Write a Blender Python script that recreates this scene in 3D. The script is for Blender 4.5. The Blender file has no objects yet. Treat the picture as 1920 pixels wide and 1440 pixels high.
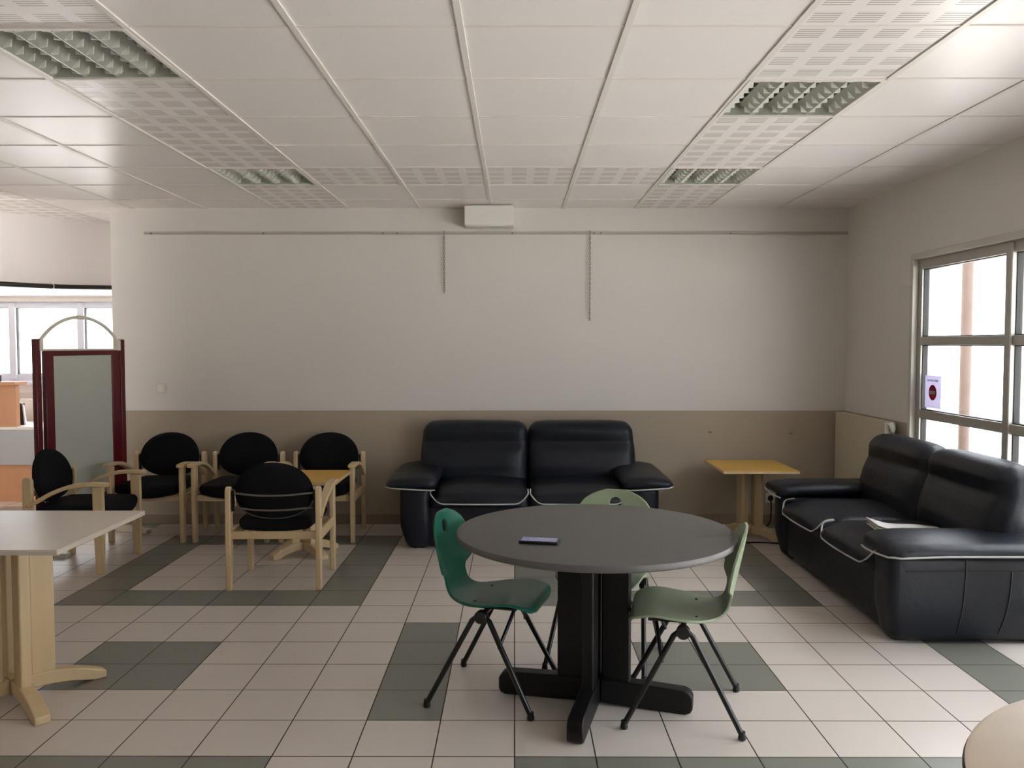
import bpy, bmesh, math, random
from mathutils import Vector, Matrix

random.seed(7)
PI = math.pi
sc = bpy.context.scene
COL = sc.collection

# ------------------------------------------------------------------ camera, world, light, exposure
EYE = 1.523
cd = bpy.data.cameras.new('camera'); cam = bpy.data.objects.new('camera', cd); COL.objects.link(cam)
cd.sensor_width = 36.0; cd.lens = 36.0 * 1578.3 / 1920.0; cd.clip_start = 0.02
cam.location = (0, 0, EYE)
cam.rotation_euler = (PI / 2 - math.atan(74 / 1580.0), 0, 0.00316)
sc.camera = cam

SKY = 6.8
w = bpy.data.worlds.new('overcast_sky'); sc.world = w; w.use_nodes = True
bg = w.node_tree.nodes['Background']
wt = w.node_tree; tc_ = wt.nodes.new('ShaderNodeTexCoord'); sx_ = wt.nodes.new('ShaderNodeSeparateXYZ')   # overcast sky: zenith three times the horizon
mr_ = wt.nodes.new('ShaderNodeMapRange'); mr_.inputs[1].default_value = 0.0; mr_.inputs[2].default_value = 1.0
mr_.inputs[3].default_value = SKY / 3; mr_.inputs[4].default_value = SKY
wt.links.new(tc_.outputs['Generated'], sx_.inputs[0]); wt.links.new(sx_.outputs[2], mr_.inputs[0]); wt.links.new(mr_.outputs[0], bg.inputs[1])
bg.inputs[0].default_value = (0.90, 0.955, 1.02, 1)

vs = sc.view_settings
sc.display_settings.display_device = 'sRGB'
vs.view_transform = 'Standard'; vs.look = 'None'; vs.gamma = 1.0; vs.use_curve_mapping = False
vs.exposure = 1.0
try:
    sc.cycles.use_denoising = True
    sc.cycles.diffuse_bounces = 6; sc.cycles.max_bounces = 14; sc.cycles.transparent_max_bounces = 16
    sc.cycles.sample_clamp_indirect = 6.0
except Exception:
    pass

SUN = 20.0
sl = bpy.data.lights.new('sun', 'SUN'); sl.energy = SUN; sl.angle = 0.02; sl.color = (0.98, 0.975, 1.0)
so_ = bpy.data.objects.new('sun', sl); COL.objects.link(so_)      # high, from beyond the far left: lights the paving outside and the annex floor
so_.rotation_euler = Vector((0.54, 0.04, -0.84)).to_track_quat('-Z', 'Y').to_euler(); so_.location = (-20, 0, 30)

def portal(name, loc, rot, sx, sy):
    """Tells the renderer where the sky light comes in through a window opening."""
    l = bpy.data.lights.new(name, 'AREA'); l.shape = 'RECTANGLE'; l.size = sx; l.size_y = sy
    l.cycles.is_portal = True
    o = bpy.data.objects.new(name, l); COL.objects.link(o); o.location = loc; o.rotation_euler = rot
    return o

# room numbers
XR, XE, XL = 2.783, -3.384, -6.2          # right wall, free end of the back wall, left wall
YB, YF, YW = 7.089, -3.2, 8.95            # back wall, wall behind the camera, far window wall
HC = 2.663
WIN = [(3.72, 5.89), (1.2, 3.37), (-1.3, 0.87)]   # glazed openings of the right wall (from, to along y)
for k, (a, b) in enumerate(WIN):
    portal('daylight_portal', (XR + 0.26, (a + b) / 2, 1.07), (0, PI / 2, 0), 2.1, b - a)
LWY0, LWY1 = 1.4, 4.9                       # window of the left wall
portal('daylight_portal', (XL - 0.26, (LWY0 + LWY1) / 2, 1.3), (0, -PI / 2, 0), 2.0, LWY1 - LWY0)
portal('daylight_portal', (-4.7, YW + 0.2, 1.56), (-PI / 2, 0, 0), 2.6, 0.85)

# ------------------------------------------------------------------ materials
def lin(c):
    c = c / 255.0
    return c / 12.92 if c <= 0.04045 else ((c + 0.055) / 1.055) ** 2.4
def rgb(r, g, b): return (lin(r), lin(g), lin(b), 1.0)

class NT:
    def __init__(s, mat): s.t = mat.node_tree; s.n = s.t.nodes
    def new(s, kind, **kw):
        nd = s.n.new(kind)
        for k, v in kw.items(): setattr(nd, k, v)
        return nd
    def link(s, a, b): s.t.links.new(a, b)
    def math(s, op, a, b=None, c=None):
        nd = s.new('ShaderNodeMath', operation=op)
        for i, v in enumerate((a, b, c)):
            if v is None: continue
            if isinstance(v, (int, float)): nd.inputs[i].default_value = v
            else: s.link(v, nd.inputs[i])
        return nd.outputs[0]
    def mix(s, f, a, b):
        nd = s.new('ShaderNodeMix', data_type='RGBA')
        for key, v in ((0, f), (6, a), (7, b)):
            if isinstance(v, (int, float)): nd.inputs[key].default_value = v
            elif isinstance(v, tuple): nd.inputs[key].default_value = v
            else: s.link(v, nd.inputs[key])
        return nd.outputs[2]

def mat(name, col, rough=0.5, var=0.08, scale=8.0, bump=0.0, bscale=60.0, metal=0.0, spec=0.5, stretch=None, rvar=0.0):
    """Principled surface whose colour wanders a little with object-space noise; optional fine bump."""
    m = bpy.data.materials.new(name); m.use_nodes = True
    t = NT(m); b = t.n['Principled BSDF']
    tc = t.new('ShaderNodeTexCoord'); src = tc.outputs['Object']
    if stretch:
        mp = t.new('ShaderNodeMapping'); mp.inputs['Scale'].default_value = stretch
        t.link(src, mp.inputs[0]); src = mp.outputs[0]
    nz = t.new('ShaderNodeTexNoise'); nz.inputs['Scale'].default_value = scale; nz.inputs['Detail'].default_value = 4
    t.link(src, nz.inputs['Vector'])
    dk = tuple(c * (1 - var) for c in col[:3]) + (1,); lt = tuple(min(1, c * (1 + var)) for c in col[:3]) + (1,)
    t.link(t.mix(nz.outputs[0], dk, lt), b.inputs['Base Color'])
    b.inputs['Roughness'].default_value = rough; b.inputs['Metallic'].default_value = metal
    b.inputs['Specular IOR Level'].default_value = spec
    if rvar:
        t.link(t.math('ADD', t.math('MULTIPLY', nz.outputs[0], rvar), rough - rvar / 2), b.inputs['Roughness'])
    if bump:
        n2 = t.new('ShaderNodeTexNoise'); n2.inputs['Scale'].default_value = bscale; n2.inputs['Detail'].default_value = 3
        t.link(src, n2.inputs['Vector'])
        bp = t.new('ShaderNodeBump'); bp.inputs['Strength'].default_value = bump; bp.inputs['Distance'].default_value = 0.01
        t.link(n2.outputs[0], bp.inputs['Height']); t.link(bp.outputs[0], b.inputs['Normal'])
    return m

def mat_two_tone(name):
    """Painted wall: off-white above, beige dado band below a straight line at 0.97 m."""
    m = mat(name, rgb(219, 214, 208), 0.6, 0.03, 1.2, 0.05, 90.0)
    t = NT(m); b = t.n['Principled BSDF']
    old = b.inputs['Base Color'].links[0].from_socket
    geo = t.new('ShaderNodeNewGeometry'); sp = t.new('ShaderNodeSeparateXYZ'); t.link(geo.outputs['Position'], sp.inputs[0])
    low = t.math('LESS_THAN', sp.outputs[2], 0.967)
    n = t.new('ShaderNodeTexNoise'); n.inputs['Scale'].default_value = 2.0; n.inputs['Detail'].default_value = 5
    t.link(geo.outputs['Position'], n.inputs['Vector'])
    beige = t.mix(n.outputs[0], rgb(168, 155, 136), rgb(180, 167, 147))
    t.link(t.mix(low, old, beige), b.inputs['Base Color'])
    return m

GX0, GY0, GS = 0.405, 3.07, 0.6            # ceiling grid
def mat_ceiling(name):
    """Ceiling panels; the columns above the lights and one cross row carry blocks of fine slots."""
    m = mat(name, rgb(236, 231, 228), 0.33, 0.02, 1.5, 0.03, 120.0, spec=0.5)
    t = NT(m); b = t.n['Principled BSDF']
    old = b.inputs['Base Color'].links[0].from_socket
    geo = t.new('ShaderNodeNewGeometry'); sp = t.new('ShaderNodeSeparateXYZ'); t.link(geo.outputs['Position'], sp.inputs[0])
    x, y = sp.outputs[0], sp.outputs[1]
    gx = t.math('DIVIDE', t.math('SUBTRACT', x, GX0), GS); gy = t.math('DIVIDE', t.math('SUBTRACT', y, GY0), GS)
    i = t.math('FLOOR', gx); j = t.math('FLOOR', gy)
    cm = t.math('COMPARE', i, 1.0, 0.1)
    for k in (-4.0, -8.0): cm = t.math('MAXIMUM', cm, t.math('COMPARE', i, k, 0.1))
    row = t.math('MULTIPLY', t.math('COMPARE', j, 4.0, 0.1), t.math('MULTIPLY', t.math('GREATER_THAN', i, -4.5), t.math('LESS_THAN', i, 1.5)))
    cm = t.math('MAXIMUM', cm, row)
    fx = t.math('FRACT', t.math('MULTIPLY', gx, 4.0)); fy = t.math('FRACT', t.math('MULTIPLY', gy, 4.0))
    inx = t.math('LESS_THAN', t.math('ABSOLUTE', t.math('SUBTRACT', fx, 0.5)), 0.33)
    iny = t.math('LESS_THAN', t.math('ABSOLUTE', t.math('SUBTRACT', fy, 0.5)), 0.33)
    sl = t.math('LESS_THAN', t.math('FRACT', t.math('MULTIPLY', gy, 32.0)), 0.42)
    f = t.math('MULTIPLY', t.math('MULTIPLY', cm, t.math('MULTIPLY', inx, iny)), sl)
    t.link(t.mix(f, old, rgb(172, 164, 158)), b.inputs['Base Color'])
    return m

def mat_glass(name):
    m = bpy.data.materials.new(name); m.use_nodes = True
    t = NT(m); t.n.remove(t.n['Principled BSDF'])
    tr = t.new('ShaderNodeBsdfTransparent'); gl = t.new('ShaderNodeBsdfGlossy'); gl.inputs['Roughness'].default_value = 0.02
    nz = t.new('ShaderNodeTexNoise'); nz.inputs['Scale'].default_value = 3.0
    t.link(t.mix(nz.outputs[0], (0.96, 0.96, 0.955, 1), (0.98, 0.98, 0.98, 1)), tr.inputs[0])
    lw = t.new('ShaderNodeLayerWeight'); lw.inputs[0].default_value = 0.5
    fr = t.math('ADD', t.math('MULTIPLY', t.math('POWER', lw.outputs['Facing'], 5.0), 0.7), 0.03)
    mx = t.new('ShaderNodeMixShader')
    t.link(fr, mx.inputs[0]); t.link(tr.outputs[0], mx.inputs[1]); t.link(gl.outputs[0], mx.inputs[2])
    t.link(mx.outputs[0], t.n['Material Output'].inputs[0])
    return m

def mat_screen(name):
    """Phone display: weakly emissive bluish pattern with pale stripes."""
    m = mat(name, rgb(20, 20, 26), 0.12, 0.02)
    t = NT(m); b = t.n['Principled BSDF']
    tc = t.new('ShaderNodeTexCoord'); br = t.new('ShaderNodeTexBrick'); t.link(tc.outputs['Object'], br.inputs['Vector'])
    br.inputs['Scale'].default_value = 1.0; br.inputs['Brick Width'].default_value = 0.019; br.inputs['Row Height'].default_value = 0.016
    br.inputs['Mortar Size'].default_value = 0.0035; br.inputs['Color1'].default_value = rgb(190, 190, 215); br.inputs['Color2'].default_value = rgb(110, 112, 165)
    br.inputs['Mortar'].default_value = rgb(70, 70, 120)
    t.link(br.outputs[0], b.inputs['Emission Color']); b.inputs['Emission Strength'].default_value = 0.3
    return m

M = {}
M['wall'] = mat_two_tone('painted_wall')
M['white_wall'] = mat('white_plaster', rgb(242, 238, 236), 0.6, 0.03, 1.2, 0.04, 90)
M['dim_wall'] = mat('bounce_damping_wall', rgb(96, 86, 78), 0.6, 0.05, 1.5)  # dark brown chosen so the unseen wall returns little bounce light
M['ceiling'] = mat_ceiling('ceiling_panels')
M['rail'] = mat('ceiling_grid_white', rgb(226, 221, 214), 0.4, 0.03)
M['tile'] = mat('light_floor_tile', rgb(208, 198, 189), 0.30, 0.04, 2.5, 0.03, 14.0)
M['dark_tile'] = mat('grey_green_floor_tile', rgb(126, 126, 117), 0.31, 0.06, 3.0, 0.03, 14.0)
M['grout'] = mat('dark_grout', rgb(72, 63, 54), 0.8, 0.15, 20)
M['skirting'] = mat('skirting_tile', rgb(150, 134, 116), 0.4, 0.06)
M['grey_rail'] = mat('grey_painted_rail', rgb(184, 178, 170), 0.5, 0.05)
M['alu'] = mat('brushed_aluminium', rgb(176, 172, 164), 0.38, 0.05, 20, metal=0.35, stretch=(1, 1, 12))
M['casing'] = mat('painted_casing', rgb(200, 195, 186), 0.5, 0.04)
M['gasket'] = mat('black_gasket', rgb(28, 27, 26), 0.6, 0.1)
M['glass'] = mat_glass('window_glass')
M['pvc'] = mat('white_pvc', rgb(198, 201, 211), 0.4, 0.02)
M['black_metal'] = mat('black_lacquered_tube', rgb(20, 19, 18), 0.28, 0.1)
M['black_wood'] = mat('black_stained_wood', rgb(13, 12, 12), 0.42, 0.2, 10, 0.08, 30, stretch=(1, 1, 0.15), spec=0.35)
M['worn_edge'] = mat('worn_dark_edge', rgb(92, 88, 86), 0.4, 0.15, 20)
M['laminate'] = mat('dark_grey_laminate', rgb(88, 86, 84), 0.5, 0.06, 3, 0.02, 200)
M['beech'] = mat('beech_wood', rgb(205, 180, 140), 0.42, 0.1, 5, 0.05, 40, stretch=(6, 6, 0.7))
M['beech_dull'] = mat('pale_birch_wood', rgb(190, 166, 128), 0.45, 0.1, 5, 0.05, 40, stretch=(6, 6, 0.7))
M['pale_top'] = mat('pale_laminate', rgb(196, 184, 168), 0.33, 0.05, 6, stretch=(0.7, 6, 1))
M['yellow_top'] = mat('honey_yellow_laminate', rgb(212, 166, 74), 0.36, 0.07, 5, stretch=(0.7, 5, 1))
M['beige_top'] = mat('beige_laminate', rgb(200, 182, 160), 0.4, 0.05, 4, stretch=(0.7, 5, 1))
M['fabric'] = mat('black_fabric', rgb(17, 17, 19), 0.9, 0.2, 60, 0.3, 400, spec=0.2)
M['leather'] = mat('navy_black_leather', rgb(16, 20, 29), 0.42, 0.16, 5, 0.2, 22, rvar=0.08, spec=0.35)
M['piping'] = mat('pale_grey_piping', rgb(178, 176, 172), 0.5, 0.05)
M['seam'] = mat('dark_seam', rgb(20, 23, 29), 0.6, 0.05)
M['teal'] = mat('teal_green_lacquer', rgb(15, 96, 76), 0.31, 0.06, 6)
M['pale_green'] = mat('pale_sage_green_lacquer', rgb(146, 160, 132), 0.34, 0.06, 6)
M['red'] = mat('dark_red_lacquer', rgb(90, 14, 24), 0.35, 0.06, 6)
M['board'] = mat('whiteboard_enamel', rgb(186, 188, 178), 0.3, 0.03, 3)
M['cream'] = mat('cream_plastic', rgb(222, 216, 200), 0.4, 0.04)
M['white'] = mat('white_plastic', rgb(230, 228, 222), 0.4, 0.03)
M['radiator'] = mat('cream_enamel', rgb(205, 196, 172), 0.4, 0.03)
M['chrome'] = mat('chrome', rgb(200, 198, 195), 0.2, 0.03, metal=1.0)
M['steel'] = mat('dull_steel', rgb(120, 116, 110), 0.4, 0.06, metal=0.7)
M['louvre'] = mat('satin_louvre', rgb(196, 199, 189), 0.3, 0.04, metal=0.6)
M['blade'] = mat('white_louvre_blade', rgb(226, 226, 220), 0.4, 0.03)
M['housing'] = mat('luminaire_housing', rgb(150, 152, 142), 0.5, 0.04)
M['orange_wood'] = mat('orange_beech_veneer', rgb(194, 142, 104), 0.45, 0.07, 4, stretch=(5, 5, 0.6))
M['grey_panel'] = mat('light_grey_panel', rgb(168, 170, 174), 0.4, 0.03)
def mat_thin_paper(name, col, f=0.28):
    m = mat(name, col, 0.7, 0.03); t = NT(m); b = t.n['Principled BSDF']
    tl = t.new('ShaderNodeBsdfTranslucent'); tl.inputs[0].default_value = col; mx = t.new('ShaderNodeMixShader'); mx.inputs[0].default_value = f
    t.link(b.outputs[0], mx.inputs[1]); t.link(tl.outputs[0], mx.inputs[2]); t.link(mx.outputs[0], t.n['Material Output'].inputs[0])
    return m
M['thin_paper'] = mat_thin_paper('thin_sign_paper', rgb(232, 228, 244))
M['thin_red'] = mat_thin_paper('thin_red_print', rgb(240, 60, 78), 0.6)
M['thin_white'] = mat_thin_paper('thin_white_print', rgb(240, 236, 240), 0.6)
M['paper'] = mat('paper', rgb(226, 224, 236), 0.7, 0.03)
M['newsprint'] = mat('newsprint', rgb(196, 192, 186), 0.8, 0.12, 40)
M['sign_red'] = mat('sign_red', rgb(190, 30, 48), 0.5, 0.04)
M['ink'] = mat('printed_ink', rgb(70, 68, 84), 0.6, 0.05)
M['screen'] = mat_screen('phone_display')
M['ground'] = mat('pale_concrete', rgb(205, 200, 192), 0.8, 0.08, 1.0, 0.1, 20)
M['post'] = mat('weathered_brown_paint', rgb(92, 76, 68), 0.7, 0.2, 12)
M['black_plastic'] = mat('black_plastic', rgb(16, 16, 17), 0.4, 0.05)
M['tube'] = mat('fluorescent_tube_glass', rgb(236, 236, 230), 0.25, 0.02)

# ------------------------------------------------------------------ mesh helpers
class MB:
    """Collects shapes and links them as one mesh object."""
    def __init__(s): s.v = []; s.f = []; s.mi = []; s.cur = 0
    def add(s, vs, fs):
        o = len(s.v); s.v += [tuple(p) for p in vs]; s.f += [tuple(i + o for i in f) for f in fs]; s.mi += [s.cur] * len(fs); return s
    def box(s, x0, x1, y0, y1, z0, z1, m=None):
        vs = [Vector((x, y, z)) for z in (z0, z1) for y in (y0, y1) for x in (x0, x1)]
        if m is not None: vs = [m @ p for p in vs]
        return s.add(vs, [(0, 2, 3, 1), (4, 5, 7, 6), (0, 1, 5, 4), (2, 6, 7, 3), (0, 4, 6, 2), (1, 3, 7, 5)])
    def prism(s, poly, axis, a0, a1, m=None):
        """poly in the plane normal to axis: x -> (y, z), y -> (x, z), z -> (x, y)."""
        n = len(poly); vs = []
        for a in (a0, a1):
            for (p, q) in poly:
                vs.append(Vector({'x': (a, p, q), 'y': (p, a, q), 'z': (p, q, a)}[axis]))
        if m is not None: vs = [m @ p for p in vs]
        fs = [tuple(range(n))[::-1], tuple(range(n, 2 * n))] + [(i, (i + 1) % n, n + (i + 1) % n, n + i) for i in range(n)]
        return s.add(vs, fs)
    def tube(s, pts, r, seg=10, closed=False, cap=True, flat=None):
        pts = [Vector(p) for p in pts]; n = len(pts); rs = r if isinstance(r, (list, tuple)) else [r] * n
        tang = []
        for i in range(n):
            a = pts[(i - 1) % n] if (closed or i > 0) else pts[i]; b = pts[(i + 1) % n] if (closed or i < n - 1) else pts[i]
            tang.append((b - a).normalized())
        up = Vector((0, 0, 1)) if abs(tang[0].z) < 0.9 else Vector((1, 0, 0))
        nx = (up - up.dot(tang[0]) * tang[0]).normalized()
        vs = []
        for i in range(n):
            nx = (nx - nx.dot(tang[i]) * tang[i]).normalized(); ny = tang[i].cross(nx)
            for k in range(seg):
                a = 2 * PI * k / seg
                vs.append(pts[i] + rs[i] * (math.cos(a) * nx + math.sin(a) * ny))
        fs = []
        for i in range(n if closed else n - 1):
            for k in range(seg):
                fs.append((i * seg + k, i * seg + (k + 1) % seg, ((i + 1) % n) * seg + (k + 1) % seg, ((i + 1) % n) * seg + k))
        if not closed and cap:
            fs.append(tuple(range(seg))[::-1]); fs.append(tuple((n - 1) * seg + k for k in range(seg)))
        return s.add(vs, fs)
    def cyl(s, p, q, r, seg=20): return s.tube([p, q], r, seg)
    def lathe(s, prof, seg=48, c=(0, 0)):
        """profile of (radius, z) revolved about a vertical axis at c; ends closed when their radius is 0."""
        vs = []; fs = []; n = len(prof)
        for (r, z) in prof:
            for k in range(seg):
                a = 2 * PI * k / seg; vs.append((c[0] + r * math.cos(a), c[1] + r * math.sin(a), z))
        for i in range(n - 1):
            for k in range(seg):
                fs.append((i * seg + k, i * seg + (k + 1) % seg, (i + 1) * seg + (k + 1) % seg, (i + 1) * seg + k))
        fs.append(tuple(range(seg))[::-1]); fs.append(tuple((n - 1) * seg + k for k in range(seg)))
        return s.add(vs, fs)
    def soft(s, lo, hi, r, n=(12, 12, 12), deform=None):
        """Rounded box between lo and hi with edge radius r; deform(x, y, z) reshapes every point."""
        ax = []
        for a in range(3):
            l, h = lo[a], hi[a]; rr = min(r, (h - l) / 2 - 1e-4); e = [0, 0.12, 0.3, 0.55, 0.8]
            mid = [l + rr + (h - l - 2 * rr) * k / n[a] for k in range(n[a] + 1)]
            ax.append([l + rr * q for q in e] + mid + [h - rr * q for q in reversed(e)])
        idx = {}; vs = []; fs = []
        def put(p):
            q = []
            for a in range(3):
                rr = min(r, (hi[a] - lo[a]) / 2 - 1e-4); q.append(min(max(p[a], lo[a] + rr), hi[a] - rr))
            d = [(p[a] - q[a]) / max(1e-9, min(r, (hi[a] - lo[a]) / 2 - 1e-4)) for a in range(3)]
            L = math.sqrt(sum(t * t for t in d))
            if L > 1e-9:
                mx = max(abs(t) for t in d)
                d = [t / L * 1.0 for t in d] if mx > 0.999 else d
            o = tuple(q[a] + d[a] * min(r, (hi[a] - lo[a]) / 2 - 1e-4) for a in range(3))
            key = tuple(round(t, 6) for t in p)
            if key not in idx: idx[key] = len(vs); vs.append(deform(*o) if deform else o)
            return idx[key]
        for a in range(3):
            b, c = (a + 1) % 3, (a + 2) % 3
            for side in (0, 1):
                va = lo[a] if side == 0 else hi[a]
                for i in range(len(ax[b]) - 1):
                    for j in range(len(ax[c]) - 1):
                        q = []
                        for (u, v) in ((i, j), (i + 1, j), (i + 1, j + 1), (i, j + 1)):
                            p = [0, 0, 0]; p[a] = va; p[b] = ax[b][u]; p[c] = ax[c][v]; q.append(put(p))
                        fs.append(tuple(q) if side else tuple(reversed(q)))
        return s.add(vs, fs)
    def build(s, name, mats, parent=None, bevel=0.0, smooth=35, seg=2, subsurf=0, solid=0.0):
        me = bpy.data.meshes.new(name); me.from_pydata(s.v, [], s.f)
        bm = bmesh.new(); bm.from_mesh(me); bmesh.ops.recalc_face_normals(bm, faces=bm.faces[:]); bm.to_mesh(me); bm.free()
        for m in (mats if isinstance(mats, (list, tuple)) else [mats]): me.materials.append(m)
        for p, i in zip(me.polygons, s.mi): p.material_index = i; p.use_smooth = bool(smooth)
        if smooth: me.set_sharp_from_angle(angle=math.radians(smooth))
        o = bpy.data.objects.new(name, me); COL.objects.link(o)
        if parent is not None: o.parent = parent
        if solid:
            md = o.modifiers.new('thickness', 'SOLIDIFY'); md.thickness = solid; md.offset = 0
        if bevel:
            md = o.modifiers.new('bevel', 'BEVEL'); md.width = bevel; md.segments = seg; md.limit_method = 'ANGLE'; md.angle_limit = math.radians(40)
        if subsurf:
            md = o.modifiers.new('subsurf', 'SUBSURF'); md.levels = subsurf; md.render_levels = subsurf
        return o

def tag(o, label=None, cat=None, group=None, kind=None):
    if label: o['label'] = label
    if cat: o['category'] = cat
    if group: o['group'] = group
    if kind: o['kind'] = kind
    return o
def thing(name, label, cat, loc=(0, 0, 0), rz=0.0, group=None, kind=None):
    o = bpy.data.objects.new(name, None); COL.objects.link(o); o.empty_display_size = 0.1
    o.location = loc; o.rotation_euler = (0, 0, rz)
    return tag(o, label, cat, group, kind)
def struct(o, label, cat='wall'): return tag(o, label, cat, kind='structure')
def copy_tree(src, parent=None):
    c = src.copy(); COL.objects.link(c); c.parent = parent
    for ch in list(src.children): copy_tree(ch, c)
    return c
def another(src, label, loc, rz):
    c = copy_tree(src); c['label'] = label; c.location = loc; c.rotation_euler = (0, 0, rz); return c
def catmull(pts, n):
    """Points resampled evenly along a smooth curve through pts."""
    P = [Vector(p) for p in pts]; P = [2 * P[0] - P[1]] + P + [2 * P[-1] - P[-2]]; out = []
    for i in range(1, len(P) - 2):
        for k in range(24):
            t = k / 24; a, b, c, d = P[i - 1], P[i], P[i + 1], P[i + 2]
            out.append(0.5 * ((2 * b) + (c - a) * t + (2 * a - 5 * b + 4 * c - d) * t * t + (3 * b - a - 3 * c + d) * t ** 3))
    out.append(P[-2])
    L = [0]
    for i in range(1, len(out)): L.append(L[-1] + (out[i] - out[i - 1]).length)
    res = []; j = 0
    for k in range(n):
        t = L[-1] * k / (n - 1)
        while j < len(L) - 2 and L[j + 1] < t: j += 1
        f = (t - L[j]) / max(1e-9, L[j + 1] - L[j]); res.append(out[j].lerp(out[j + 1], min(1, f)))
    return res
def interp(tab, x):
    for (a, b), (c, d) in zip(tab, tab[1:]):
        if x <= c:
            t = (x - a) / (c - a) if c > a else 0; t = max(0, min(1, t)); return b + (d - b) * t
    return tab[-1][1]
def sstep(a, b, x):
    t = max(0.0, min(1.0, (x - a) / (b - a))); return t * t * (3 - 2 * t)

# ------------------------------------------------------------------ the room
T = 0.3; FY0 = 3.046
fl = MB(); g = 0.0025
fl.cur = 2; fl.box(XL - 0.3, XR + 0.25, YF - 0.3, YW + 0.3, -0.12, -0.002)
for i in range(-21, 10):
    for j in range(-21, 20):
        x0, x1 = i * T + g, (i + 1) * T - g; y0, y1 = FY0 + j * T + g, FY0 + (j + 1) * T - g
        x0 = max(x0, XL); x1 = min(x1, XR); y0 = max(y0, YF); y1 = min(y1, YW)
        if x1 <= x0 or y1 <= y0: continue
        im, jm = i % 9, j % 12
        dark = (im <= 5 and jm >= 6 and (im in (0, 5) or jm in (6, 11))) or (im in (2, 3) and jm in (2, 3)) or (im == 7 and 1 <= jm <= 4)
        fl.cur = 1 if dark else 0
        fl.add([(x0, y0, 0), (x1, y0, 0), (x1, y1, 0), (x0, y1, 0)], [(0, 1, 2, 3)])
floor = struct(fl.build('floor', [M['tile'], M['dark_tile'], M['grout']], smooth=0), 'cream tiled floor with grey green tile bands and squares', 'floor')

LIGHTS = {(-4, 0), (-4, 4), (1, 1), (1, 4)}            # grid cells that hold luminaires
def breaks(lo, hi, g0):
    k = math.ceil((lo - g0) / GS); out = [lo]
    while g0 + k * GS < hi:
        if g0 + k * GS > lo + 1e-6: out.append(g0 + k * GS)
        k += 1
    return out + [hi]
ce = MB(); bx = breaks(XL, XR, GX0); by = breaks(YF, YW, GY0)
for a, b in zip(bx, bx[1:]):
    for c, d in zip(by, by[1:]):
        i = math.floor(((a + b) / 2 - GX0) / GS); j = math.floor(((c + d) / 2 - GY0) / GS)
        if (i, j) in LIGHTS: continue
        ce.add([(a, c, HC), (a, d, HC), (b, d, HC), (b, c, HC)], [(0, 1, 2, 3)])
ce.box(XL - 0.3, XR + 0.3, YF - 0.3, YW + 0.3, HC + 0.2, HC + 0.35)
ceil = struct(ce.build('ceiling', M['ceiling'], smooth=0), 'suspended ceiling of white square panels with slotted panel strips', 'ceiling')
gr = MB()
for x in bx[1:-1]: gr.box(x - 0.012, x + 0.012, YF, YW, HC - 0.006, HC + 0.012)
for y in by[1:-1]: gr.box(XL, XR, y - 0.006, y + 0.006, HC - 0.0035, HC + 0.012)
struct(gr.build('ceiling_grid', M['rail'], smooth=0), 'white metal grid rails between the ceiling panels', 'ceiling')

wb = MB(); wb.box(XE, XR + 0.2, YB, YB + 0.15, 0, HC)
struct(wb.build('wall_back', M['wall'], smooth=0), 'back wall painted off-white above a beige lower band')
wr = MB(); wr.cur = 0
ys = sorted([YF - 0.2, YB] + [v for p in WIN for v in p])
for a, b in zip(ys, ys[1:]):
    if (a, b) in WIN:
        wr.box(XR, XR + 0.2, a, b, 2.125, HC + 0.2)
    else:
        wr.box(XR, XR + 0.2, a, b, 0, HC + 0.2)
struct(wr.build('wall_right', M['wall'], smooth=0), 'right wall with large glazed window openings')
wl = MB(); wl.box(XL - 0.2, XL, YF - 0.2, LWY0, 0, HC + 0.2); wl.box(XL - 0.2, XL, LWY1, YW + 0.2, 0, HC + 0.2)
wl.box(XL - 0.2, XL, LWY0, LWY1, 0, 0.3); wl.box(XL - 0.2, XL, LWY0, LWY1, 2.3, HC + 0.2)
struct(wl.build('wall_left', M['white_wall'], smooth=0), 'white left side wall with a tall window')
wf = MB(); wf.box(XL, XR, YF - 0.2, YF, 0, HC + 0.2)
struct(wf.build('wall_front', M['dim_wall'], smooth=0), 'unseen wall opposite the sofas, darkened to cut bounce light')
# annex beyond the free end of the back wall: far window wall, dividing wall, dropped bulkhead on a slant
FWX0, FWX1, FWZ0, FWZ1 = -6.05, -3.35, 1.13, 1.99
wp = MB(); wp.box(-4.05, -3.9, YF, 6.2, 0, HC)  # unseen wall, added to shield the room from annex window light
struct(wp.build('wall_light_screen', M['wall'], smooth=0), 'unseen wall added on the left to hold back annex light')
ww = MB()
ww.box(XL, FWX0, YW, YW + 0.18, 0, HC + 0.2); ww.box(FWX1, -2.4, YW, YW + 0.18, 0, HC + 0.2)
ww.box(FWX0, FWX1, YW, YW + 0.18, 0, FWZ0); ww.box(FWX0, FWX1, YW, YW + 0.18, FWZ1, HC + 0.2)
struct(ww.build('wall_far', M['white_wall'], smooth=0), 'bright far wall with a white window behind the whiteboard')
wd = MB(); wd.box(-2.55, -2.4, YB + 0.15, YW, 0, HC + 0.2)
struct(wd.build('wall_divider', M['white_wall'], smooth=0), 'white wall closing the annex behind the back wall')
bk = MB(); bk.prism([(-3.13, YW), (-3.84, 8.02), (-4.41, 7.27), (-4.75, 6.95), (XL, 6.75), (XL, YW)], 'z', 2.04, HC)
struct(bk.build('wall_bulkhead', M['white_wall'], smooth=0), 'white slanting bulkhead above the far window')

sk = MB(); sk.box(XE, XR, YB - 0.012, YB, 0, 0.085)
struct(sk.build('baseboard_back', M['skirting'], bevel=0.003), 'tile baseboard along the back wall', 'baseboard')
sk = MB(); sk.box(XR - 0.012, XR, 5.92, YB - 0.012, 0, 0.085)
struct(sk.build('baseboard_right', M['skirting'], bevel=0.003), 'tile baseboard under the radiator', 'baseboard')

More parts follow.
